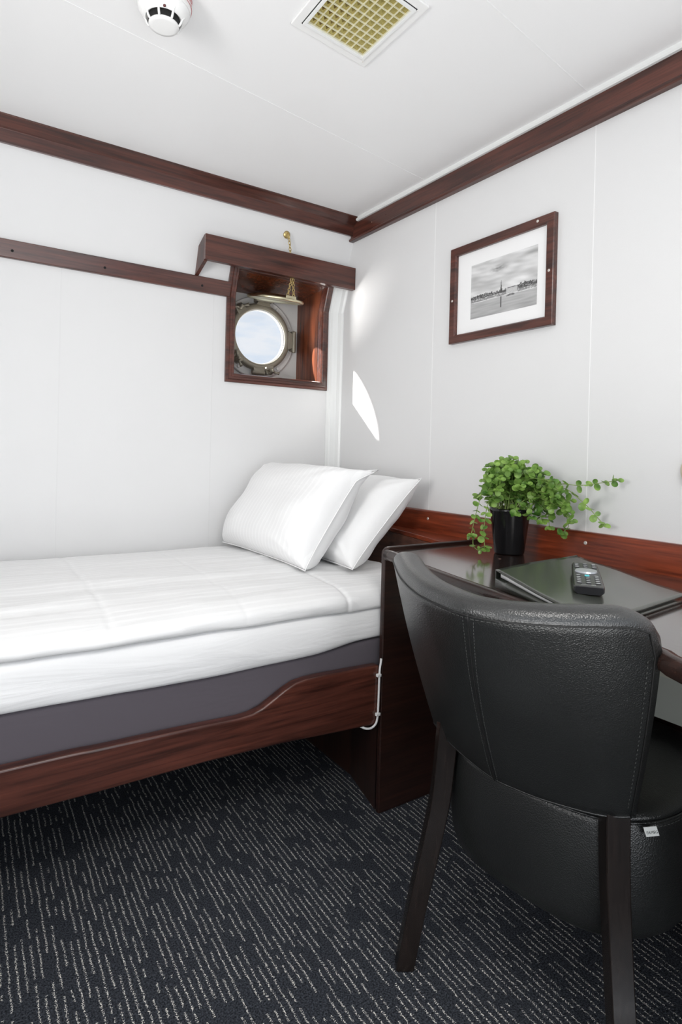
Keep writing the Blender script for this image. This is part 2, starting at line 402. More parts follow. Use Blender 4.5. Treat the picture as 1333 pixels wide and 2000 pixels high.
# moulded picture frame following the kinked wall: outline swept along closed path, mitred
def frame_sweep(bm, path, normals, prof):
    """path: corner points (outer edge); prof: (inset, height) ; corners mitred toward centre"""
    n = len(path); rings = []
    for i in range(n):
        p, (ins, nr) = Vector(path[i]), normals[i]
        rings.append([bm.verts.new(p + Vector(ins)*a + Vector(nr)*h) for a, h in prof])
    for i in range(n):
        A, B = rings[i], rings[(i+1) % n]
        for k in range(len(prof)-1): bm.faces.new((A[k], A[k+1], B[k+1], B[k]))
tl = (SL/math.hypot(SL, 1), 1/math.hypot(SL, 1))       # unit along-slope (y-,z) and normals
up = (0, -tl[0], tl[1]); nu = (0, -tl[1], -tl[0]); nl = (0, -1, 0); nm = (0, -1, -.17)
ox0, ox1, oz0, oz1 = -.540, -.060, 1.304, 1.782
path = [(ox0, 0, oz0), (ox1, 0, oz0), (ox1, 0, 1.65), (ox1, wy(oz1), oz1), (ox0, wy(oz1), oz1), (ox0, 0, 1.65)]
nrm = [((1, 0, 1), nl), ((-1, 0, 1), nl), ((-1, 0, 0), nm), ((-1, -up[1], -up[2]), nu), ((1, -up[1], -up[2]), nu), ((1, 0, 0), nm)]
fp = [(0, 0), (0, .010), (.002, .012), (.010, .012), (.012, .015), (.013, .0185), (.021, .0185), (.023, .021), (.030, .021), (.033, .018), (.036, .010), (.038, 0), (.040, -.012)]
bm = BM(); frame_sweep(bm, path, nrm, fp); part('window_frame', bm, wood_x)
# wooden lining of the recess
bm = BM()
def quad(bm, *p): bm.faces.new([bm.verts.new(q) for q in p])
yh = .205
t0 = .010
box(bm, (OX1, -.002, OZ0-t0), (OX1+t0, yh, 1.65)); box(bm, (OX0-t0, -.002, OZ0-t0), (OX0, yh, 1.65)); box(bm, (OX0, -.002, OZ0-t0), (OX1, yh, OZ0))
for x0, x1 in ((OX1, OX1+t0), (OX0-t0, OX0)):
    prism(bm, [(0, 1.65), (yh, 1.65), (yh+.01, 1.735), (wy(OZ1), OZ1+.01)], 0, x0, x1)
prism(bm, [(wy(OZ1)-.001, OZ1), (yh, 1.727), (yh, 1.74), (wy(OZ1), OZ1+.015)], 0, OX0, OX1)
part('lining', bm, lin_w)
# hull plate with round hole
bm = BM(); seg = 64; r0 = .140
sq = [];
for k in range(seg):
    a = 2*PI*k/seg; c, s_ = math.cos(a), math.sin(a); m_ = .28/max(abs(c), abs(s_)); sq.append((c*m_, s_*m_))
cc = (PC.x, yh-.001, PC.z)
inn = [bm.verts.new((cc[0]+r0*math.cos(2*PI*k/seg), cc[1], cc[2]+r0*math.sin(2*PI*k/seg))) for k in range(seg)]
out = [bm.verts.new((cc[0]+q[0], cc[1], cc[2]+q[1])) for q in sq]
inb = [bm.verts.new((v.co.x, v.co.y+.012, v.co.z)) for v in inn]
for k in range(seg):
    k2 = (k+1) % seg; bm.faces.new((inn[k], inn[k2], out[k2], out[k])); bm.faces.new((inn[k], inn[k2], inb[k2], inb[k]))
part('hull_plate', bm, hull_m)
# painted flange ring and its bolts
ax = (0, -1, 0)
bm = BM(); lathe(bm, [(.138, -.002), (.138, .016), (.178, .016), (.181, .013), (.181, -.002)], (PC.x, yh, PC.z), ax, 64, False, False); flange = part('flange', bm, hull_m, smooth=False)
for k in range(10):
    a = math.radians(20 + 36*k); p = (PC.x+.164*math.cos(a), yh-.016, PC.z+.164*math.sin(a))
    bm = BM(); lathe(bm, [(.008, -.002), (.008, .004), (.0065, .0055), (0, .0055)], p, ax, 6 if k % 2 else 16)
    b0 = obj('bolt', bm, hull_m, flange)
# hinged glass ring (old brass)
yr = yh-.02
bm = BM(); lathe(bm, [(.1205, -.006), (.1205, .020), (.123, .026), (.130, .0275), (.142, .0265), (.1475, .018), (.1475, -.004), (.1205, -.006)], (PC.x, yr, PC.z), ax, 72, False, False)
ringo = part('porthole_ring', bm, brass_old, smooth=True)
bm = BM(); lathe(bm, [(.1170, 0), (.1170, .010), (.1205, .019), (.1210, 0), (.1170, 0)], (PC.x, yr, PC.z), ax, 72, False, False); part('glass_rim', bm, white_m, smooth=True)
bm = BM(); lathe(bm, [(0, 0), (.119, 0)], (PC.x, yr-.004, PC.z), ax, 64, False, False); part('pane', bm, glass_m)
def lug(ang, r, w, l, name, mat=brass_old, th=.022):
    """block lug projecting radially from the ring"""
    a = math.radians(ang); d = Vector((math.cos(a), 0, math.sin(a))); s = Vector((-math.sin(a), 0, math.cos(a))); o = Vector((PC.x, yr-.006, PC.z)) + d*r
    bm = BM(); vs = []
    for y in (0, -th):
        for i, j in ((0, -1), (1, -.75), (1, .75), (0, 1)): vs.append(bm.verts.new(o + d*l*i + s*w*.5*j + Vector((0, y, 0))))
    for f in ((0,1,2,3),(4,5,6,7),(0,1,5,4),(1,2,6,5),(2,3,7,6),(3,0,4,7)): bm.faces.new([vs[i] for i in f])
    return bm, o + d*l, d, s
# right-hand hinge with knuckles
bm, e, d, s = lug(0, .138, .085, .022, 'hinge'); box(bm, (e.x-.004, yr-.030, PC.z-.045), (e.x+.016, yr+.016, PC.z+.045))
tube(bm, [(e.x+.004, yr-.030, PC.z-.054), (e.x+.004, yr-.030, PC.z+.040)], .0085, 10); part('hinge', bm, brass_old, bevel=.002)
# upper hinge carrying the raised deadlight
bm, e, d, s = lug(86, .138, .070, .022, 'hinge'); box(bm, (e.x-.037, yr-.036, e.z-.006), (e.x+.037, yr+.014, e.z+.012))
tube(bm, [(e.x-.044, yr-.036, e.z+.004), (e.x+.044, yr-.036, e.z+.004)], .010, 10); part('hinge', bm, brass_old, bevel=.002)
bm, e, d, s = lug(268, .138, .060, .022, 'keep'); tube(bm, [(e.x-.03, yr-.018, e.z+.002), (e.x+.03, yr-.018, e.z+.002)], .011, 10); part('keep', bm, brass_old, bevel=.002)
def dog(ang, tilt):
    """screw dog with butterfly nut"""
    bm, e, d, s = lug(ang, .132, .050, .036, 'lug'); h = part('dog_lug', bm, brass_old, bevel=.003)
    c = e - d*.010 + Vector((0, -.012, 0)); b2 = BM()
    lathe(b2, [(.014, 0), (.0145, .012), (.010, .020), (.007, .026), (.007, .036), (.004, .040), (0, .040)], c, ax, 18)
    w = Vector((math.cos(tilt), 0, math.sin(tilt)))
    for sg in (-1, 1): tube(b2, [c+Vector((0, -.018, 0))+w*.006*sg, c+Vector((0, -.026, 0))+w*.020*sg, c+Vector((0, -.034, 0))+w*.034*sg], [.006, .0045, .007], 8)
    part('wing_nut', b2, brass_old, smooth=True)
dog(132, .3); dog(224, 1.9); dog(288, -.25)
# raised deadlight disc with dish shape, tilted slightly down into the room
dn = Vector((0, -.20, 1)).normalized()
dcen = Vector((-.308, .022, 1.676))
bm = BM(); lathe(bm, [(0, -.004), (.092, -.004), (.096, -.008), (.118, -.008), (.121, -.004), (.121, .002), (.116, .005), (.098, .006), (.08, .014), (.04, .019), (0, .020)], dcen, dn, 56)
dl = part('deadlight', bm, brass_m, smooth=True)
bm = BM(); fw = Vector((0, -1, -.20)).normalized()
hp = dcen + fw*.112
box(bm, (hp.x-.012, hp.y-.006, hp.z-.002), (hp.x+.036, hp.y+.006, hp.z+.014)); part('chain_lug', bm, brass_m, bevel=.002)
# chain, its hook and rosette on the sloped wall
def chain(bm, a, b, n, r=.0016, ln=.012, wd=.0095):
    a, b = Vector(a), Vector(b); d = (b-a); step = d/n; dd = d.normalized(); s = dd.cross(Vector((0, 1, 0.01))).normalized(); t = dd.cross(s)
    L_ = step.length*1.32
    for i in range(n):
        c = a + step*(i+.5); u = s if i % 2 else t; pts = []
        for k in range(12):
            an = 2*PI*k/12; pts.append(c + dd*math.cos(an)*L_*.5 + u*math.sin(an)*wd*.5)
        tube(bm, pts, r, 5, closed=True)
hk = Vector((-.320, wy(1.905)-.022, 1.893))
bm = BM(); chain(bm, hk, (-.300, -.104, 1.745), 12)
chain(bm, (-.300, -.104, 1.745), hp+Vector((-.004, -.004, .012)), 8); chain(bm, (-.297, -.104, 1.745), hp+Vector((.024, -.004, .012)), 8)
part('chain', bm, goldbrass_m, smooth=True)
bm = BM(); lathe(bm, [(.015, -.001), (.015, .003), (.012, .005), (.006, .006), (0, .006)], (-.322, wy(1.912), 1.912), nu, 20)
tube(bm, [(-.322, wy(1.912), 1.915), (-.321, wy(1.912)-.014, 1.916), (-.320, wy(1.9)-.024, 1.906), (-.320, wy(1.9)-.024, 1.894), (-.319, wy(1.9)-.014, 1.890)], .0028, 8)
part('hook', bm, goldbrass_m, smooth=True)

# ------------------------------------------------------------------ pelmet box over the porthole
pel = thing('pelmet', 'dark red wooden box pelmet fixed over the porthole recess', 'pelmet', (-.33, -.06, 1.70))
yf = -.126
bm = BM(); prism(bm, [(yf, 1.735), (yf, 1.829), (yf+.014, 1.829), (yf+.014, 1.735)], 0, -.678, -.0015); obj('front_board', bm, wood_x, pel, bevel=.0012)
bm = BM(); prism(bm, [(yf+.014, 1.733), (yf+.014, 1.829), (wy(1.803), 1.803), (wy(1.70)-.001, 1.697)], 0, -.678, -.664); obj('end_board', bm, wood_z, pel, bevel=.0012)
bm = BM(); prism(bm, [(yf+.0145, 1.735), (yf+.0145, 1.745), (yf+.022, 1.743), (yf+.022, 1.735)], 0, -.664, -.002); obj('bead', bm, wood_x, pel)

# ------------------------------------------------------------------ framed picture
pf = thing('framed_picture', 'mahogany framed black and white waterfront city photograph on the right wall', 'picture', (0, -.935, 1.58))
Y0, Y1, Z0, Z1 = -1.148, -.725, 1.416, 1.743
bm = BM(); path = [(0, Y0, Z0), (0, Y1, Z0), (0, Y1, Z1), (0, Y0, Z1)]
nrm = [((0, 1, 1), (-1, 0, 0)), ((0, -1, 1), (-1, 0, 0)), ((0, -1, -1), (-1, 0, 0)), ((0, 1, -1), (-1, 0, 0))]
frame_sweep(bm, path, nrm, [(0, .0005), (0, .017), (.002, .019), (.024, .019), (.026, .017), (.028, .015), (.028, .004)]); obj('frame', bm, wood_y, pf)
mat_m = plain('white_passepartout', (.86, .86, .86), .7)
bm = BM(); a, b = (-.006, Y0+.026, Z0+.026), (-.0009, Y1-.026, Z1-.026); box(bm, a, b); obj('mount', bm, mat_m, pf)
# printed photograph: grey tones carried by the print itself
pm, nt2, b2 = newmat('photo_print'); va = N(nt2, 'ShaderNodeVertexColor'); va.layer_name = 'tone'; nt2.links.new(va.outputs[0], b2.inputs['Base Color']); b2.inputs['Roughness'].default_value = .35
NX, NZ = 220, 146
ya, yb2, za, zb2 = -.815, -1.084, 1.488, 1.668
me = bpy.data.meshes.new('print'); vv, ff, cols = [], [], []
def ridge(u): return .40 + .035*noise.noise(Vector((u*3, 1, 0))) + .03*max(0, u-.45)
def tone(u, v):
    sky = .62 + .18*noise.noise(Vector((u*2.2, v*6, 3))) + .16*noise.noise(Vector((u*6+v*5, v*16, 5))) + .10*(v-.4)
    cl = math.exp(-((u-.44)/.11)**2-((v-.80)/.05)**2); sky += .06; sky -= .5*cl*(.7+.6*noise.noise(Vector((u*20, v*40, 2))))
    sky -= .25*math.exp(-((u-.05)/.1)**2-((v-.72)/.04)**2) + .16*math.exp(-((u-.88)/.15)**2-((v-.9)/.05)**2)
    c = sky
    sk = ridge(u) + .018*noise.noise(Vector((u*60, 0, 7))) + (.02 if noise.noise(Vector((math.floor(u*46)*1.7, 4, 0))) > .25 else 0)
    hor = .300 + .02*noise.noise(Vector((u*4, 9, 0)))
    if v < sk:
        c = .16 + .12*noise.noise(Vector((u*50, v*60, 1))) + .25*(1 if noise.noise(Vector((math.floor(u*60)*2.3, math.floor(v*70)*1.9, 0))) > .22 else 0)
        if v < hor+.05: c += .22
    if .56 < u < .72 and .28 < v < .40: c = .62 + .12*noise.noise(Vector((u*70, v*70, 1)))
    if .58 < u < .70 and .40 <= v < .415: c = .2
    du = abs(u-.485)
    if .38 < v < .60 and du < .012*(1-(v-.38)/.22): c = .12
    if .36 < v < .43 and du < .016: c = .15
    if v < hor:
        c = .50 + .10*noise.noise(Vector((u*4, v*30, 6))) + .16*v
        if du < .010 and v > .10: c = .16
        if .57 < u < .69 and v > hor-.045: c = .14 if math.sin(u*420) > -.2 else .4
        if v > hor-.012: c = .78
    return max(.02, min(.85, c))
for j in range(NZ+1):
    for i in range(NX+1):
        u, v = i/NX, j/NZ; vv.append((-.0066, ya+(yb2-ya)*u, za+(zb2-za)*v)); c = tone(u, v)**1.35; cols += [c, c, c, 1]
for j in range(NZ):
    for i in range(NX):
        k = j*(NX+1)+i; ff.append((k, k+NX+1, k+NX+2, k+1))
me.from_pydata(vv, [], ff); ca = me.color_attributes.new('tone', 'FLOAT_COLOR', 'POINT'); ca.data.foreach_set('color', cols)
me.materials.append(pm); po = bpy.data.objects.new('print', me); COL.objects.link(po); po.parent = pf; po.location = -pf.location
for y, z in ((-.739, 1.563), (-1.134, 1.575), (-1.09, 1.731)): screw(pf, (-.019, y, z), (-1, 0, 0), .0042)

# ------------------------------------------------------------------ round cream fitting on the right wall, mostly past the picture edge
wf = thing('wall_fitting', 'small round cream fitting on the right wall above the desk end', 'wall fitting', (0, -1.553, 1.008))
bm = BM(); lathe(bm, [(.040, 0), (.040, .004), (.036, .012), (.024, .020), (.010, .023), (0, .0235)], (0, -1.553, 1.008), (-1, 0, 0), 40); obj('cover', bm, plain('cream_plastic', (.74, .66, .52), .4), wf, smooth=True)
bm = BM(); lathe(bm, [(.010, 0), (.010, .004), (0, .005)], (-.0225, -1.553, 1.008), (-1, 0, 0), 20); obj('knob', bm, plastic_m, wf, smooth=True)

# ------------------------------------------------------------------ ceiling smoke detector
sd = thing('smoke_detector', 'round white smoke detector on the ceiling with red lettering on its base', 'smoke detector', (-1.086, -.924, H))
dc = (-1.086, -.924, H)
bm = BM(); lathe(bm, [(.058, 0), (.0585, -.004), (.0575, -.030), (.0555, -.034)], dc, (0, 0, 1), 56, True, True); obj('base', bm, plastic_m, sd, smooth=False, bevel=.001)
bm = BM(); lathe(bm, [(.0530, -.033), (.0545, -.036), (.0545, -.040), (.048, -.050), (.0395, -.0575), (.0385, -.0575), (.0375, -.054), (.034, -.053)], dc, (0, 0, 1), 56, False, False); obj('body', bm, plastic_m, sd, smooth=True)
bm = BM(); lathe(bm, [(.0335, -.050), (.0335, -.068)], dc, (0, 0, 1), 40, True, True); obj('sensor_chamber', bm, hole_m, sd)
bm = BM(); lathe(bm, [(0, -.073), (.024, -.073), (.0315, -.0722), (.0325, -.070), (.0325, -.067), (0, -.067)], dc, (0, 0, 1), 48); capo = obj('cap', bm, plastic_m, sd, smooth=True)
bm = BM()
for k in range(8):
    a = 2*PI*k/8+.2; d = Vector((math.cos(a), math.sin(a), 0)); s = Vector((-d.y, d.x, 0)); c = Vector(dc)
    tube(bm, [c+d*.0325+Vector((0, 0, -.070)), c+d*.037+Vector((0, 0, -.064)), c+d*.040+Vector((0, 0, -.056)), c+d*.046+Vector((0, 0, -.050))], [.0026, .0026, .0024, .002], 6)
obj('cage', bm, plastic_m, sd, smooth=True)
led = Vector(dc)+Vector((.030, .0, -.0545)); bm = BM(); lathe(bm, [(.003, 0), (.0028, -.003), (0, -.0045)], (dc[0]-.012, dc[1]-.042, dc[2]-.0545), (0, 0, 1), 12); obj('indicator', bm, plain('dark_red_lens', (.10, .02, .02), .2), sd, smooth=True)
red_ink = plain('red_ink', (.55, .03, .05), .5)
def text_mesh(s, size, ext=.0):
    cu = bpy.data.curves.new('t', 'FONT'); cu.body = s; cu.size = size; cu.extrude = ext; cu.align_x = 'CENTER'; cu.align_y = 'CENTER'; cu.resolution_u = 3
    o = bpy.data.objects.new('t', cu); COL.objects.link(o); dg = bpy.context.evaluated_depsgraph_get(); me = bpy.data.meshes.new_from_object(o.evaluated_get(dg))
    bpy.data.objects.remove(o); b = bmesh.new(); b.from_mesh(me); bpy.data.meshes.remove(me); return b
bm = text_mesh('BRANDLARM', .013)
bmesh.ops.subdivide_edges(bm, edges=bm.edges[:], cuts=1)
for v in bm.verts:
    a = math.radians(-62) + v.co.x/.0588; z = v.co.y
    v.co = Vector((dc[0]+.0589*math.cos(a), dc[1]+.0589*math.sin(a), dc[2]-.017+z))
obj('lettering', bm, red_ink, sd)
for z in (-.0265, -.0075):
    bm = BM(); pts = [(dc[0]+.0587*math.cos(a), dc[1]+.0587*math.sin(a), dc[2]+z) for a in [math.radians(-62-64+i*4) for i in range(33)]]
    tube(bm, pts, .0005, 5); obj('red_line', bm, red_ink, sd)

# ------------------------------------------------------------------ ceiling light with egg-crate louvre
A_, B_, C_ = Vector((-.818, -1.012, H)), Vector((-.588, -.986, H)), Vector((-.592, -1.238, H)); D_ = A_ + C_ - B_
lt = thing('ceiling_light', 'square recessed ceiling light with white frame and gold egg-crate louvre', 'ceiling light', (A_+C_)/2)
def bil(u, v, z): p = A_*(1-u)*(1-v) + B_*u*(1-v) + C_*u*v + D_*(1-u)*v; return Vector((p.x, p.y, z))
def pframe(bm, m0, m1, z0, z1):
    o = [bil(u, v, 0) for u, v in ((m0, m0), (1-m0, m0), (1-m0, 1-m0), (m0, 1-m0))]; i = [bil(u, v, 0) for u, v in ((m1, m1), (1-m1, m1), (1-m1, 1-m1), (m1, 1-m1))]
    rings = []
    for q, z in ((o, z0), (o, z1), (i, z1), (i, z0)): rings.append([bm.verts.new((p.x, p.y, z)) for p in q])
    for a in range(4):
        R1, R2 = rings[a], rings[(a+1) % 4]
        for k in range(4): bm.faces.new((R1[k], R1[(k+1) % 4], R2[(k+1) % 4], R2[k]))
bm = BM(); pframe(bm, 0, .085, H, H-.006); obj('frame', bm, plastic_m, lt, bevel=.0015)
bm = BM(); pframe(bm, .082, .09, H-.001, H-.0065); obj('gap', bm, hole_m, lt)
bm = BM(); pframe(bm, .09, .125, H-.001, H-.010); obj('inner_frame', bm, white_m, lt, bevel=.001)
gold = plain('gold_reflector', (.46, .39, .13), .18, .9)
louv = plain('pale_gold_louvre', (.78, .76, .60), .35, .2)
NC = 9; m0 = .125; w = (1-2*m0)/NC
bm = BM()
for i in range(NC+1):
    t = m0 + w*i; hw = .0020
    for a, b in (((t-hw, m0), (t+hw, 1-m0)), ((m0, t-hw), (1-m0, t+hw))):
        c = [bil(a[0], a[1], 0), bil(b[0], a[1], 0), bil(b[0], b[1], 0), bil(a[0], b[1], 0)]
        lo = [bm.verts.new((p.x, p.y, H-.0050)) for p in c]; hi = [bm.verts.new((p.x, p.y, H-.0004)) for p in c]
        bm.faces.new(lo); bm.faces.new(hi)
        for k in range(4): bm.faces.new((lo[k], lo[(k+1) % 4], hi[(k+1) % 4], hi[k]))
obj('louvre', bm, louv, lt)
bm = BM()
for i in range(NC):
    for j in range(NC):
        u, v = m0+w*i, m0+w*j; q = [bm.verts.new(bil(a, b, H-.0006)) for a, b in ((u, v), (u+w, v), (u+w, v+w), (u, v+w))]
        t = bm.verts.new(bil(u+w/2, v+w/2, H-.0042))
        for k in range(4): bm.faces.new((q[k], q[(k+1) % 4], t))
obj('reflector', bm, gold, lt)
screw(lt, bil(.93, .06, H-.006), (0, 0, -1), .002)

# ------------------------------------------------------------------ bed
bed = thing('bed', 'built-in single bunk with scooped dark mahogany side rail and headboard', 'bed', (-1.2, -.45, 0))
XE = -.424
top = [(XL+.01, .384), (-1.369, .385), (-1.176, .381), (-.989, .377), (-.906, .374), (-.850, .372), (-.825, .374), (-.803, .379), (-.783, .388), (-.752, .404), (-.725, .418), (-.703, .427), (-.68, .431), (-.64, .433), (-.584, .432), (XE, .427)]
bot = [(XE, .256), (-.492, .262), (-.736, .279), (-.944, .286), (-1.174, .286), (-1.367, .288), (XL+.01, .288)]
tp = [(p.x, p.y) for p in catmull([(x, z, 0) for x, z in top], 60)]
bm = BM(); prism(bm, tp + bot, 1, -.902, -.872); obj('side_rail', bm, wood_x, bed, bevel=.006, seg=3)
# headboard with a ledge on top and the dark end board under the bunk
bm = BM(); prism(bm, [(-.022, -.045), (-.045, -.045), (-.075, -.49), (-.108, -.67), (-.158, -.884), (-.022, -.884)], 2, .742, .757); obj('ledge', bm, red_y, bed, bevel=.003)
bm = BM(); prism(bm, [(-.030, -.045), (-.053, -.045), (-.081, -.49), (-.114, -.67), (-.162, -.882), (-.030, -.882)], 2, .30, .742); obj('headboard', bm, wood('headboard_wood', (.075, .032, .022), (.17, .07, .045), 1, .3), bed)
bm = BM(); prism(bm, [(-.415, -.884), (-.367, -.69), (-.367, -.03), (-.347, -.03), (-.347, -.69), (-.39, -.872)], 2, 0, .27); obj('end_board', bm, dk_z, bed)
bm = BM(); box(bm, (XL+.01, -.868, .284), (-.165, -.02, .300)); obj('base_board', bm, dk_x, bed)
bm = BM(); box(bm, (XL+.01, -.86, 0), (XL+.03, -.02, .284)); obj('foot_board', bm, dk_z, bed)

bm = BM(); box(bm, (XL+.015, -.868, .301), (-.17, -.015, .492))
bmesh.ops.subdivide_edges(bm, edges=bm.edges[:], cuts=5, use_grid_fill=True)
tag(obj('box_mattress', bm, greyfab_m, smooth=True, bevel=.012), 'grey-purple upholstered base mattress lying inside the wooden side rail', 'mattress')

# soft slab: outline front profile (y,z) swept along x with wrinkles
def front_shift(x):  # tuck behind the desk side panel near the head end
    t = min(1, max(0, (x+.60)/.14)); t = t*t*(3-2*t); return t
def soft(name, x0, x1, prof, nx, disp, mat, label, cat, tuck):
    bm = BM(); rows = []
    for i in range(nx+1):
        x = x0+(x1-x0)*i/nx; f = front_shift(x)*tuck; row = []
        for j, (y, z) in enumerate(prof):
            k = max(0, min(1, (-.70-y)/.15)); yy = y + f*k
            p = Vector((x, yy, z)); row.append(bm.verts.new(disp(p, j)))
        rows.append(row)
    for A, B in zip(rows, rows[1:]):
        for j in range(len(prof)-1): bm.faces.new((A[j], A[j+1], B[j+1], B[j]))
    bm.faces.new(rows[0]); bm.faces.new(rows[-1][::-1])
    for R_ in (0,): pass
    for A, B in zip(rows, rows[1:]): bm.faces.new((A[0], A[-1], B[-1], B[0]))
    return tag(obj(name, bm, mat, smooth=True, sub=1), label, cat)
def d_mat(p, j):
    q = p.copy(); sag = .012*math.exp(-((p.x+.9)/.35)**2)
    if p.z < .55 and p.y < -.8: q.z -= sag*.9
    if p.y < -.8: q.y += .005*noise.noise(Vector((p.x*3, p.z*14, 2))) + .003*noise.noise(Vector((p.x*9+p.z*20, p.z*10, 5)))
    if p.z < .5 and p.y < -.8 and p.x > -.62: q.z += .010*max(0, min(1, (p.x+.62)/.12))
    return q
mp_ = [(-.02, .493), (-.45, .493), (-.84, .4925), (-.868, .486), (-.880, .489), (-.887, .505), (-.890, .53), (-.890, .56), (-.886, .582), (-.872, .597), (-.84, .602), (-.6, .606), (-.3, .61), (-.06, .61), (-.02, .60)]
soft('mattress', XL+.02, -.17, mp_, 90, d_mat, sheet_m, 'white sheeted mattress between the duvet and the grey base mattress', 'mattress', .012)
def wr(x, y, s=1):
    """long soft folds running along the bed"""
    return (.0065*noise.noise(Vector((x*1.3, y*14+.6*noise.noise(Vector((x*2, y, 0))), 1))) + .0035*noise.noise(Vector((x*3.2, y*26, 4))) + .002*noise.noise(Vector((x*9, y*11, 8))))*s
def d_duv(p, j):
    q = p.copy()
    edge = max(0, min(1, (p.z-.60)/.02))
    if j >= NB:
        h = wr(p.x, p.y - (p.z-.6)*2.0, 1.5 if p.y < -.6 else 1.1)
        bulge = .018*max(0, 1-((p.y+.42)/.45)**2)*(1 if p.x < -.5 else max(0, 1-(p.x+.5)/.2))
        q.z += h + bulge*edge
        if p.y < -.84: q.y += h*1.1
        for xc, w_, dp in ((-1.15, .005, .0025), (-.52, .006, .004), (-.83, .004, .0015)):
            g = math.exp(-((p.x-xc-.03*(p.y+.6))/w_)**2); q.z -= dp*g*edge
            if p.y < -.84: q.y += dp*g
    z0 = .0
    if p.y < -.80 and p.z < .61: q.z += .004*noise.noise(Vector((p.x*2.5, 0, 3))) + .004*max(-1, min(1, (-.9-p.x)*1.5))
    return q
dp_in = [(-.03, .605), (-.4, .608), (-.84, .602), (-.876, .594)]; NB = 4
dp_out = [(-.890, .590), (-.8985, .596), (-.902, .608), (-.898, .622), (-.886, .634), (-.868, .641), (-.84, .645)]
yy = -.82
while yy < -.04: dp_out.append((yy, .646 + .004*math.sin((yy+.8)*3.5))); yy += .0125
dp_out += [(-.03, .640), (-.022, .625)]
soft('duvet', XL+.03, -.185, dp_in+dp_out, 300, d_duv, linen_m, 'white satin-striped duvet spread flat over the whole bunk', 'duvet', .021)

# pillows
def pillow(name, c0, c1, y0, y1, th, mat, label, flop, seed):
    """c0 bottom (x,z), c1 top (x,z) of the mid plane; spans y0..y1"""
    u0 = Vector((0, y1-y0, 0)); v0 = Vector((c1[0]-c0[0], 0, c1[1]-c0[1])); n0 = u0.cross(v0).normalized()
    nn = 44; o = thing(name, label, 'pillow', (c0[0], (y0+y1)/2, c0[1]))
    def pt(s, t, side):
        a, b = s*2-1, t*2-1
        pin = 1 - .075*(abs(b)**2.2)*0 ; ia = 1-.035*(1-abs(b)**3)*abs(a)**3 ; ib = 1-.035*(1-abs(a)**3)*abs(b)**3
        p = Vector((c0[0], y0, c0[1])) + u0*(.5+.5*a*ia) + v0*(.5+.5*b*ib)
        e = max(0, (1-abs(a)**4.5))**.5 * max(0, (1-abs(b)**4.5))**.5
        w = th*.5*e
        w += side*0
        wn1 = .006*noise.noise(Vector((s*5+seed, t*5, side*3))) + .009*noise.noise(Vector((s*2.2+seed, t*2.4, side*5)))
        # creases radiating from the corners
        for (ca, cb) in ((-1, -1), (1, -1), (-1, 1), (1, 1)):
            da, db = a-ca, b-cb; rr = math.hypot(da, db); an = math.atan2(db, da)
            wn1 += .0045*math.sin(an*13+seed)*math.exp(-(rr/.55)**2)*min(1, rr*4)
        return p + n0*side*(w + wn1*min(1, e*2.2)) + flop(a, b)
    bm = BM(); G = {}
    for side in (1, -1):
        for i in range(nn+1):
            for j in range(nn+1):
                edge = i in (0, nn) or j in (0, nn)
                if edge and side == -1: G[side, i, j] = G[1, i, j]; continue
                G[side, i, j] = bm.verts.new(pt(i/nn, j/nn, side))
    for side in (1, -1):
        for i in range(nn):
            for j in range(nn):
                bm.faces.new((G[side,i,j], G[side,i+1,j], G[side,i+1,j+1], G[side,i,j+1]))
    edge_pts = [pt(i/nn, 0, 0) for i in range(nn)] + [pt(1, j/nn, 0) for j in range(nn)] + [pt(1-i/nn, 1, 0) for i in range(nn)] + [pt(0, 1-j/nn, 0) for j in range(nn)]
    obj('pillowcase', bm, mat, o, smooth=True, sub=1)
    bm = BM(); tube(bm, edge_pts, .0022, 6, closed=True); obj('piping', bm, mat, o, smooth=True)
    return o
pillow('pillow', (-.545, .668), (-.335, .972), -.675, -.035, .19, pillow_m, 'front white striped pillow leaning on the other pillow', 
       lambda a, b: Vector((.05, -.015, .005))*max(0, (-a-.86)/.14)*max(0, (b-.80)/.2), 1.3)
pillow('pillow', (-.385, .662), (-.118, .938), -.70, -.10, .15, linen2_m, 'rear plain white pillow leaning against the dark headboard ledge',
       lambda a, b: Vector((.015, 0, .012))*max(0, (-a-.8)/.2)*max(0, (b-.8)/.2), 4.1)

# white cable clipped beside the panel
cb = thing('cable', 'short white cable clipped to the end of the bunk rail by the desk panel', 'cable', (-.43, -.906, .26))
pts = catmull([(-.4225, -.9065, .447), (-.4245, -.9075, .435), (-.428, -.9075, .41), (-.4295, -.9075, .33), (-.4315, -.9075, .283), (-.438, -.9075, .264), (-.452, -.906, .255), (-.468, -.903, .256), (-.482, -.895, .262)], 40)
bm = BM(); tube(bm, pts, .0032, 8); obj('wire', bm, cable_m, cb, smooth=True)
for z in (.401, .290):
    bm = BM(); box(bm, (-.4375, -.911, z-.004), (-.4235, -.9025, z+.004)); tube(bm, [(-.4365, -.9095, z-.001), (-.4365, -.9125, z-.001)], .003, 8); obj('cable_clip', bm, cable_m, cb, bevel=.001)

# ------------------------------------------------------------------ desk
dk = thing('desk', 'dark mahogany built-in writing desk with curved front along the right wall', 'desk', (-.3, -1.5, 0))
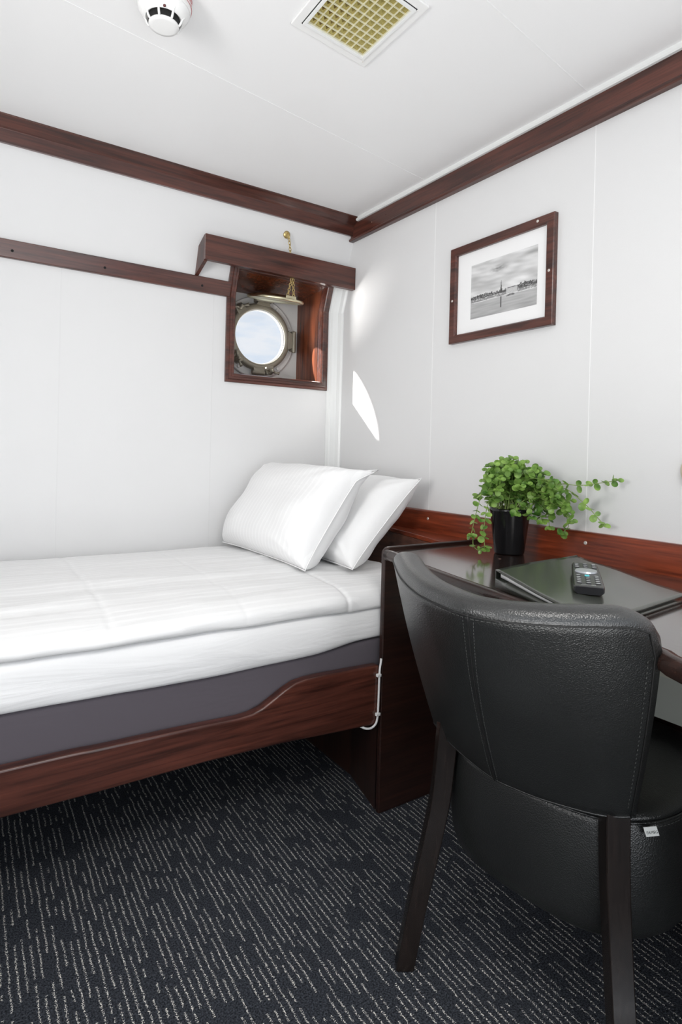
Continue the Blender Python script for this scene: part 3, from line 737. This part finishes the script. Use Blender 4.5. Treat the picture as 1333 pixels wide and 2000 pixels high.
# full-height side panel with rounded top corner
pp = [(-.003, 0), (-.003, .764), (-.398, .764), (-.407, .762), (-.414, .757), (-.418, .750), (-.419, .742), (-.419, 0)]
bm = BM(); prism(bm, pp, 1, -.907, -.890); obj('side_panel', bm, dk_x, dk, bevel=.004, seg=3)
edge = [(-.405, -.909), (-.412, -.955), (-.440, -1.05), (-.467, -1.123), (-.484, -1.20), (-.503, -1.289), (-.534, -1.459), (-.56, -1.60), (-.592, -1.78), (-.618, -1.829), (-.66, -1.93), (-.72, -2.10), (-.76, -2.30)]
ee = [(p.x, p.y) for p in catmull([(x, y, 0) for x, y in edge], 50)]
bm = BM(); prism(bm, [(-.027, -.909)] + ee + [(-.027, -2.30)], 2, .732, .7545); obj('desktop', bm, desk_y, dk)
# rounded nosing along the front edge, a touch proud of the top
bm = BM(); prof = [(0, .757), (.010, .7585), (.018, .755), (.022, .747), (.022, .738), (.018, .729), (.008, .725), (0, .725)]
rings = []
for i, (x, y) in enumerate(ee):
    a = Vector(ee[min(i+1, len(ee)-1)])-Vector(ee[max(i-1, 0)]); n_ = Vector((a.y, -a.x)).normalized()
    if n_.x > 0: n_ = -n_
    rings.append([bm.verts.new((x+n_.x*(d-.002), y+n_.y*(d-.002), z)) for d, z in prof])
for A, B in zip(rings, rings[1:]):
    for k in range(len(prof)): bm.faces.new((A[k], A[(k+1) % len(prof)], B[(k+1) % len(prof)], B[k]))
bm.faces.new(rings[0]); bm.faces.new(rings[-1][::-1]); obj('nosing', bm, wood('nosing_wood', (.022, .012, .010), (.045, .022, .017), 1, .25), dk, smooth=True)
bm = BM(); box(bm, (-.20, -2.30, .484), (-.185, -.91, .732)); apr = obj('apron', bm, grey_board, dk)
bm = BM(); box(bm, (-.204, -2.30, .575), (-.20, -.91, .732)); obj('batten', bm, plain('cream_laminate', (.50, .50, .42), .5), dk)
bm = BM(); lathe(bm, [(.0045, 0), (.0045, .0006)], (-.204, -1.588, .603), (-1, 0, 0), 14); obj('screw_hole', bm, hole_m, dk)
bm = BM(); box(bm, (-.5, -2.30, 0), (-.003, -2.28, .732)); obj('side_panel', bm, dk_x, dk)
bm = BM(); box(bm, (-.06, -2.28, 0), (-.003, -.91, .484)); obj('back_panel', bm, dk_z, dk)
for p in ((-.195, -1.145), (-.204, -1.155)):
    pass
screw(dk, (-.215, -1.150, .7546), (0, 0, 1), .004, wood_y)

# ------------------------------------------------------------------ plant
pl = thing('potted_plant', 'small green leafy trailing plant in a glossy black pot on the desk', 'plant', (-.12, -1.10, .755))
pc = Vector((-.12, -1.10, .755))
bm = BM(); lathe(bm, [(0, .001), (.040, .001), (.0415, .003), (.0555, .118), (.058, .122), (.0585, .129), (.056, .130), (.0545, .127), (.053, .116), (0, .108)], pc, (0, 0, 1), 48); obj('pot', bm, plain('glossy_black_ceramic', (.006, .006, .007), .16), pl, smooth=True)
bm = BM(); lathe(bm, [(0, .117), (.030, .119), (.0535, .115)], pc, (0, 0, 1), 32, False, False); obj('soil', bm, plain('soil', (.03, .02, .012), .95, bump=1, bscale=300), pl)
def leafmat():
    m, nt, b = newmat('green_leaf'); L = nt.links; t = N(nt, 'ShaderNodeTexCoord'); n = N(nt, 'ShaderNodeTexNoise', Scale=30.0, Detail=2.0)
    r = N(nt, 'ShaderNodeValToRGB'); e = r.color_ramp.elements; e[0].position = .3; e[0].color = (.055, .16, .022, 1); e[1].position = .7; e[1].color = (.36, .56, .13, 1)
    L.new(t.outputs['Object'], n.inputs['Vector']); L.new(n.outputs['Fac'], r.inputs[0]); L.new(r.outputs[0], b.inputs['Base Color'])
    b.inputs['Roughness'].default_value = .32; b.inputs['Subsurface Weight'].default_value = 0
    tl_ = N(nt, 'ShaderNodeBsdfTranslucent'); L.new(r.outputs[0], tl_.inputs[0]); ms = N(nt, 'ShaderNodeMixShader'); ms.inputs[0].default_value = .25
    L.new(b.outputs[0], ms.inputs[1]); L.new(tl_.outputs[0], ms.inputs[2]); L.new(ms.outputs[0], nt.nodes['Material Output'].inputs['Surface'])
    return m
rnd = random.Random(11)
Rh = Vector((.8305, -.557, 0)); Fh = Vector((.557, .8305, 0)); Zh = Vector((0, 0, 1))
lf = BM(); st = BM()
def leaf(c, d, n, r):
    """round slightly cupped leaf whose stalk end is at c, pointing along d, facing n"""
    d = d.normalized(); n = (n - d*n.dot(d)).normalized(); s = d.cross(n); cen = c + d*r*1.05
    R1 = [lf.verts.new(cen + (d*math.cos(a)*1.06 + s*math.sin(a))*r + n*r*.16) for a in [2*PI*k/12 for k in range(12)]]
    R2 = [lf.verts.new(cen + (d*math.cos(a) + s*math.sin(a))*r*.6 + n*r*(.06 if k % 3 else .0)) for k, a in enumerate([2*PI*k/12 for k in range(12)])]
    c0 = lf.verts.new(cen - n*r*.03)
    for k in range(12):
        k2 = (k+1) % 12; lf.faces.new((R1[k], R1[k2], R2[k2], R2[k])); lf.faces.new((R2[k], R2[k2], c0))
def stem(pts, dens=.013, r0=.0085, start=.2):
    cp = catmull(pts, 26)
    for p in cp:
        if p.x > -.034: p.x = -.034
    tube(st, cp, [.0011]*26, 5)
    L_ = 0; nxt = dens*rnd.random(); k = 0; tot = sum((b-a).length for a, b in zip(cp, cp[1:]))
    for a, b in zip(cp, cp[1:]):
        L_ += (b-a).length
        if L_ < tot*start: continue
        if L_ > nxt:
            nxt = L_ + dens*(.75+.5*rnd.random()); k += 1
            d = (b-a).normalized(); s = d.cross(Zh); s = s.normalized() if s.length > .1 else Rh
            ang = (k % 2)*PI/2 + rnd.uniform(-.4, .4); o = s*math.cos(ang) + d.cross(s)*math.sin(ang)
            for sg in (1, -1):
                r = r0*rnd.uniform(.75, 1.25); dd = (o*sg + d*.35 + Vector((rnd.uniform(-.2, .2),)*3)); nn_ = Zh*.8 - Fh*rnd.uniform(.1, .9) + Vector((rnd.uniform(-.5, .5), rnd.uniform(-.5, .5), rnd.uniform(-.3, .3)))
                leaf(b, dd, nn_, r)
    d = (cp[-1]-cp[-2]).normalized()
    for q in range(3):
        a = 2*PI*q/3; leaf(cp[-1], d*.3 + Rh*math.cos(a) + Fh*math.sin(a)*.7, Zh*.6 - Fh*.7, r0*.85)
def rel(a, b, z): return pc + Rh*a + Fh*b + Zh*z
for i in range(86):
    an = rnd.uniform(0, 2*PI); rr = .045*math.sqrt(rnd.random()); base = rel(rr*math.cos(an), rr*math.sin(an), .118)
    a = rnd.uniform(-.088, .135); hmax = .275 - .9*max(0, a-.03) - .35*max(0, -a)
    lo = .10 if abs(a) > .06 else .14
    z = lo + (hmax-lo)*rnd.random()**.6
    b = rnd.uniform(-.10, .05) - .4*max(0, a)
    tip = rel(a, b, z); mid = base.lerp(tip, .5) + Zh*(.03 + .03*rnd.random())
    stem([base, mid, tip], start=.3)
stem([rel(.03, -.03, .12), rel(.09, -.09, .20), rel(.15, -.13, .205), rel(.218, -.19, .222)], .021, .0085)
stem([rel(.03, -.03, .12), rel(.10, -.09, .195), rel(.15, -.13, .165), rel(.196, -.17, .105)], .020, .009)
stem([rel(.04, -.03, .12), rel(.10, -.08, .16), rel(.13, -.10, .10), rel(.115, -.10, .075)], .014, .0085)
stem([rel(-.03, -.03, .12), rel(-.075, -.06, .15), rel(-.09, -.07, .08), rel(-.088, -.075, .022)], .013, .0085)
stem([rel(-.03, -.03, .12), rel(-.085, -.05, .18), rel(-.108, -.06, .13), rel(-.125, -.07, .06)], .015, .0080)
stem([rel(-.088, -.075, .022), rel(-.105, -.07, .018), rel(-.118, -.07, .03), rel(-.12, -.07, .055)], .018, .007)
for a, z in ((.035, .112), (.06, .10), (.08, .085), (-.005, .12)): stem([rel(a*.5, -.03, .12), rel(a, -.065, .135), rel(a*1.1, -.075, z)], .012, .0085)
obj('stems', st, plain('stem_green', (.22, .30, .08), .5), pl, smooth=True)
obj('foliage', lf, leafmat(), pl, smooth=True)

# ------------------------------------------------------------------ folder
fo = thing('folder', 'dark grey-green leather ring binder lying on the desk under the remote', 'folder', (-.4, -1.52, .755))
Lc, Bc, Rc, Fc = Vector((-.503, -1.390, 0)), Vector((-.167, -1.352, 0)), Vector((-.2436, -1.655, 0)), Vector((-.605, -1.690, 0))
def cover(u, v): return Lc*(1-u)*(1-v) + Bc*u*(1-v) + Rc*u*v + Fc*(1-u)*v      # u: L->B, v: away from the spine
def zc(u, v):
    return .793 - .025*v**.8 + .0022*math.sin(v*9+u*4)*(1-v) + .0018*noise.noise(Vector((u*5+v*4, v*3, 1)))
def sheetm(name, f_top, f_bot, mat, n=26, u0=0, u1=1, v0=0, v1=1, **k):
    bm = BM(); T, B = {}, {}
    for i in range(n+1):
        for j in range(n+1):
            u, v = u0+(u1-u0)*i/n, v0+(v1-v0)*j/n; p = cover(u, v)
            T[i, j] = bm.verts.new((p.x, p.y, f_top(u, v))); B[i, j] = bm.verts.new((p.x, p.y, f_bot(u, v)))
    for i in range(n):
        for j in range(n):
            bm.faces.new((T[i,j], T[i+1,j], T[i+1,j+1], T[i,j+1])); bm.faces.new((B[i,j], B[i,j+1], B[i+1,j+1], B[i+1,j]))
    for i in range(n):
        bm.faces.new((T[i,0], B[i,0], B[i+1,0], T[i+1,0])); bm.faces.new((T[i,n], T[i+1,n], B[i+1,n], B[i,n]))
        bm.faces.new((T[0,i], T[0,i+1], B[0,i+1], B[0,i])); bm.faces.new((T[n,i], B[n,i], B[n,i+1], T[n,i+1]))
    return obj(name, bm, mat, fo, smooth=True, **k)
sheetm('front_cover', lambda u, v: zc(u, v), lambda u, v: zc(u, v)-.0025, folder_m)
sheetm('back_cover', lambda u, v: .7585+.016*(1-v), lambda u, v: .7555, folder_m, 6)
bm = BM(); box(bm, (0, 0, 0), (1, 1, 1))
for v in bm.verts:
    u, w_, t = v.co; p = cover(u, (w_-.5)*.012+.002); v.co = Vector((p.x, p.y, .7556+t*(.0372)))
obj('spine', bm, folder_m, fo, bevel=.002)
sheetm('papers', lambda u, v: zc(u, v)-.0035, lambda u, v: zc(u, v)-.0045-.007*(1-.8*v), plain('paper_white', (.82, .82, .82), .6), 8, .008, .95, .06, .97)

# ------------------------------------------------------------------ remote control
rc = thing('remote_control', 'black remote control with a silver oval pad resting on the folder', 'remote control', (-.40, -1.535, .787))
nearp, farp = Vector((-.468, -1.586, .7865)), Vector((-.305, -1.465, .7975))
ax_l = (farp-nearp); RL = ax_l.length; ex = ax_l.normalized(); ey = Vector((0, 0, 1)).cross(ex).normalized(); ez = ex.cross(ey)
RW = .056
def rp(u, v, h): return nearp + ex*u*RL + ey*v*RW*.5 + ez*h
bm = BM(); st_ = [(0, .90), (.03, .98), (.10, 1.0), (.6, .97), (.95, .92), (1, .86)]; rings = []
for u, w_ in st_:
    rings.append([bm.verts.new(rp(u, a*w_, h)) for a, h in ((-.78, -.0105), (.78, -.0105), (1, -.006), (1, .002), (.93, .0055), (-.93, .0055), (-1, .002), (-1, -.006))])
for A, B in zip(rings, rings[1:]):
    for k in range(8): bm.faces.new((A[k], A[(k+1) % 8], B[(k+1) % 8], B[k]))
bm.faces.new(rings[0]); bm.faces.new(rings[-1][::-1]); obj('case', bm, black_m, rc, bevel=.0015)
btn = plain('grey_buttons', (.05, .052, .055), .35); ink = plain('white_print', (.7, .72, .72), .5); silver = plain('silver_pad', (.48, .50, .53), .3, .6); teal = plain('teal_button', (.12, .62, .68), .3)
def rbox(u0, u1, v0, v1, h, name, mat, nprt=True):
    bm = BM(); box(bm, (0, 0, 0), (1, 1, 1))
    for v in bm.verts:
        a, b, c = v.co; v.co = rp(u0+(u1-u0)*a, v0+(v1-v0)*b, .0052+h*c)
    o = obj(name, bm, mat, rc, bevel=.0006)
    return o
for rows_, us in ((3, (.78, .85, .92)), (5, (.13, .20, .27, .34, .41))):
    for u in us:
        for q, v in enumerate((-.62, -.02, .58)):
            if rows_ == 5 and u == .41 and q == 1: continue
            b0 = rbox(u-.02, u+.02, v-.17, v+.17, .0016, 'button', btn)
            bm = BM(); box(bm, (0, 0, 0), (1, 1, 1))
            for w_ in bm.verts:
                a, b, c = w_.co; w_.co = rp(u-.006+.012*a, v-.11+.22*b, .0069+.0002*c)
            o = obj('button_mark', bm, ink, b0); o.location = (0, 0, 0)
            o.parent = b0
rbox(.40, .435, -.16, .16, .0022, 'button', teal)
bm = BM(); n_ = 32; r1 = [bm.verts.new(rp(.60+.085*math.cos(2*PI*k/n_), .74*math.sin(2*PI*k/n_), .0085)) for k in range(n_)]; r2 = [bm.verts.new(rp(.60+.095*math.cos(2*PI*k/n_), .78*math.sin(2*PI*k/n_), .005)) for k in range(n_)]
bm.faces.new(r1)
for k in range(n_): bm.faces.new((r1[k], r1[(k+1) % n_], r2[(k+1) % n_], r2[k]))
obj('navigation_pad', bm, silver, rc)
rbox(.055, .075, -.45, .50, .0003, 'brand_print', ink)

# ------------------------------------------------------------------ chair
ch = thing('tub_chair', 'black leather tub chair with dark wooden legs pushed up to the desk', 'chair', (-.42, -1.50, 0))
rim = catmull([(-.652, -1.231, .80), (-.732, -1.347, .80), (-.780, -1.426, .80), (-.8139, -1.4968, .80), (-.8284, -1.5442, .80), (-.8389, -1.5955, .80), (-.8402, -1.6339, .80), (-.829, -1.6676, .80), (-.8121, -1.6945, .80), (-.7884, -1.7191, .80), (-.7629, -1.7417, .80), (-.7332, -1.761, .80), (-.7034, -1.7803, .80), (-.667, -1.798, .80), (-.630, -1.812, .80)], 61)
low = catmull([(-.567, -1.283, .442), (-.603, -1.362, .445), (-.628, -1.45, .447), (-.641, -1.52, .45), (-.634, -1.562, .45), (-.622, -1.603, .45), (-.602, -1.645, .45), (-.58, -1.683, .45), (-.556, -1.706, .45), (-.532, -1.722, .451)], 61)
NS, NT = 60, 22
def shell(i, t):
    s = i/NS; p = low[i].lerp(rim[i], t)
    return p
TH = .060
def outward(i, t):
    a = shell(max(i-1, 0), t); b = shell(min(i+1, NS), t); d = (b-a); d.z = 0; d.normalize(); return Vector((d.y, -d.x, 0)) * 1.0
sgn = 1 if outward(30, .5).x < 0 else -1
bm = BM(); loops = []
for i in range(NS+1):
    s = i/NS; L_ = (rim[i]-rim[0]).length
    # rounded free corners and thinned ends
    er = max(0, (s-.90)/.10); el = max(0, (.05-s)/.05)
    top_t = 1 - .115*(1-math.sqrt(max(0, 1-er**2))) - .02*(1-math.sqrt(max(0, 1-el**2)))
    th = TH*(1-.75*(1-math.sqrt(max(0, 1-min(1, max(0, (s-.955)/.045))**2))) - .55*(1-math.sqrt(max(0, 1-min(1, max(0, (.045-s)/.045))**2))))
    prof = []
    for j in range(NT+1):
        t = top_t*j/NT; prof.append(shell(i, t) + outward(i, t)*sgn*(.006*math.sin(PI*t)))
    ptop = shell(i, top_t); o_ = outward(i, top_t)*sgn
    for k in range(1, 10):
        a = PI*k/10; prof.append(ptop - o_*th*.5*(1-math.cos(a)) + Vector((0, 0, .022*math.sin(a)**.8)))
    for j in range(NT, -1, -1):
        t = top_t*j/NT; prof.append(shell(i, t) - outward(i, t)*sgn*(th*(.72+.28*t/max(top_t, .01))))
    loops.append([bm.verts.new(p) for p in prof])
for A, B in zip(loops, loops[1:]):
    n = len(A)
    for k in range(n): bm.faces.new((A[k], A[(k+1) % n], B[(k+1) % n], B[k]))
bm.faces.new(loops[0]); bm.faces.new(loops[-1][::-1])
bk = obj('backrest', bm, leather_m, ch, smooth=True)
thread = plain('grey_thread', (.075, .078, .075), .6); dseam = plain('dark_seam', (.008, .008, .008), .6)
# seams: rim seam running round the back and down the right edge, one upright seam
def outp(i, t, e=.0008): return shell(i, t) + outward(i, t)*sgn*(.006*math.sin(PI*t)+e)
tt = []
for i in range(NS+1):
    s = i/NS; er = max(0, (s-.90)/.10); tt.append(1 - .115*(1-math.sqrt(max(0, 1-er**2))))
rp_ = [outp(i, tt[i]-.004) for i in range(0, NS-1)] + [outp(NS-1, t) for t in [.86-.043*k for k in range(21)]]
bm = BM(); tube(bm, rp_, .0014, 6); obj('rim_seam', bm, dseam, bk, smooth=True)
def dashes(pts, dl, gap, r, name, par):
    cp = catmull(pts, 400); bm = BM(); L_ = 0; start = 0; on = True; seg = [cp[0]]
    for a, b in zip(cp, cp[1:]):
        L_ += (b-a).length; seg.append(b)
        if on and L_ > dl: tube(bm, [seg[0], seg[-1]], r, 4); L_ = 0; on = False; seg = [b]
        elif not on and L_ > gap: L_ = 0; on = True; seg = [b]
    return obj(name, bm, thread, par)
dashes([outp(i, tt[i]-.016, .0012) for i in range(0, NS-2, 2)], .004, .0025, .00045, 'stitching', bk)
dashes([outp(NS-2, .84-.042*k, .0012) for k in range(20)], .003, .006, .0007, 'stitching', bk)
iv = min(range(NS+1), key=lambda i: (rim[i]-Vector((-.840, -1.634, .80))).length)
il = min(range(NS+1), key=lambda i: (low[i]-Vector((-.641, -1.52, .45))).length)
def along(t, off=0, e=.0005):
    f = il + (iv-il)*t + off; i0 = int(f); fr_ = f-i0; return outp(i0, t, e).lerp(outp(i0+1, t, e), fr_)
bm = BM(); tube(bm, [along(k/30) for k in range(31)], .0016, 6); obj('back_seam', bm, dseam, bk, smooth=True)
dashes([along(k/30*.995, .75, .0010) for k in range(31)], .0035, .0025, .00045, 'stitching', bk)
dashes([along(k/30*.995, -.75, .0010) for k in range(31)], .0035, .0025, .00045, 'stitching', bk)
bm = BM(); tube(bm, [outp(i, .004, -.001) for i in range(0, NS+1)], .0022, 6); obj('bottom_piping', bm, leather_m, bk, smooth=True)

# seat drum
SC = Vector((-.350, -1.497)); rot = math.radians(8)
def sup(a, r, n=2.9):
    c, s = math.cos(a), math.sin(a); k = (abs(c)**n + abs(s)**n)**(-1/n); x, y = c*k*r, s*k*r*.975
    return SC.x + x*math.cos(rot)-y*math.sin(rot), SC.y + x*math.sin(rot)+y*math.cos(rot)
bm = BM(); rings = []; n = 96
for r, z in ((.120, .212), (.205, .212), (.221, .216), (.230, .225), (.238, .25), (.2425, .29), (.2425, .34), (.2415, .385), (.238, .414), (.2365, .425)):
    rings.append([bm.verts.new((*sup(2*PI*k/n, r), z)) for k in range(n)])
for A, B in zip(rings, rings[1:]):
    for k in range(n): bm.faces.new((A[k], A[(k+1) % n], B[(k+1) % n], B[k]))
bm.faces.new(rings[0]); bm.faces.new(rings[-1]); drum = obj('seat_base', bm, leather_m, ch, smooth=True)
bm = BM(); rings = []
for r, z in ((.2365, .425), (.234, .433), (.224, .441), (.205, .447), (.15, .452), (.08, .454)):
    rings.append([bm.verts.new((*sup(2*PI*k/n, r), z)) for k in range(n)])
for A, B in zip(rings, rings[1:]):
    for k in range(n): bm.faces.new((A[k], A[(k+1) % n], B[(k+1) % n], B[k]))
bm.faces.new(rings[0]); bm.faces.new(rings[-1]); cush = obj('seat_cushion', bm, leather_m, ch, smooth=True)
bm = BM(); tube(bm, [(*sup(2*PI*k/n, .2375), .425) for k in range(n)], .0022, 6, closed=True); obj('seat_piping', bm, leather_m, cush, smooth=True)
dashes([(*sup(-PI*.95+PI*1.1*k/60, .2395), .418) for k in range(61)], .0035, .003, .0006, 'stitching', drum)
# legs
n1 = Vector((-.55, -.835, 0)).normalized(); n2 = Vector((-.835, .55, 0)).normalized()
def leg(cs, hw, name='leg'):
    bm = BM(); rings = []
    cp = catmull(cs, 18)
    for i, c in enumerate(cp):
        k = i/(len(cp)-1); w1 = hw*(1-.12*k); w2 = hw*.85*(1-.1*k)
        rings.append([bm.verts.new(c + n2*w1*a + n1*w2*b) for a, b in ((-1, -1), (1, -1), (1, 1), (-1, 1))])
    for A, B in zip(rings, rings[1:]):
        for k in range(4): bm.faces.new((A[k], A[(k+1) % 4], B[(k+1) % 4], B[k]))
    bm.faces.new(rings[0]); bm.faces.new(rings[-1]); return obj(name, bm, leg_m, ch, bevel=.003)
leg([(-.588, -1.352, .50), (-.592, -1.348, .44), (-.594, -1.346, .40), (-.604, -1.345, .318), (-.624, -1.344, .239), (-.656, -1.342, .126), (-.684, -1.338, 0)], .0205)
leg([(-.545, -1.692, .50), (-.546, -1.694, .43), (-.548, -1.698, .35), (-.552, -1.705, .28), (-.565, -1.720, .20), (-.583, -1.738, .13), (-.608, -1.765, 0)], .0205)
for sx, sy in ((.17, .17), (.17, -.17)):
    cx, cy = SC.x+sx, SC.y+sy; leg([(cx, cy, .25), (cx+.01, cy, .12), (cx+.02, cy*1.0, 0)], .019)
# little woven tag
tg = BM(); o3 = Vector((-.5045, -1.7165, .426)); e1 = Vector((.915, -.40, 0)).normalized(); e2 = Vector((.12, -.12, -1)).normalized(); nn3 = Vector((-.40, -.915, 0.05)).normalized()
vs = []
for d in (0, .0012):
    for a, b in ((0, 0), (.024, 0), (.027, .016), (.003, .016)): vs.append(tg.verts.new(o3 + e1*a + e2*b + nn3*(.004+d)))
for f in ((0,1,2,3),(4,5,6,7),(0,1,5,4),(1,2,6,5),(2,3,7,6),(3,0,4,7)): tg.faces.new([vs[i] for i in f])
tgo = obj('label_tag', tg, plain('white_tag', (.75, .77, .75), .6), ch); tgo['label'] = 'small white woven tag'
bm = text_mesh('FAMEG', .0068)
for v in bm.verts: v.co = o3 + e1*(.0145+v.co.x) + e2*(.0095-v.co.y) + nn3*(.0056)
obj('lettering', bm, plain('black_ink', (.03, .03, .03), .6), tgo)
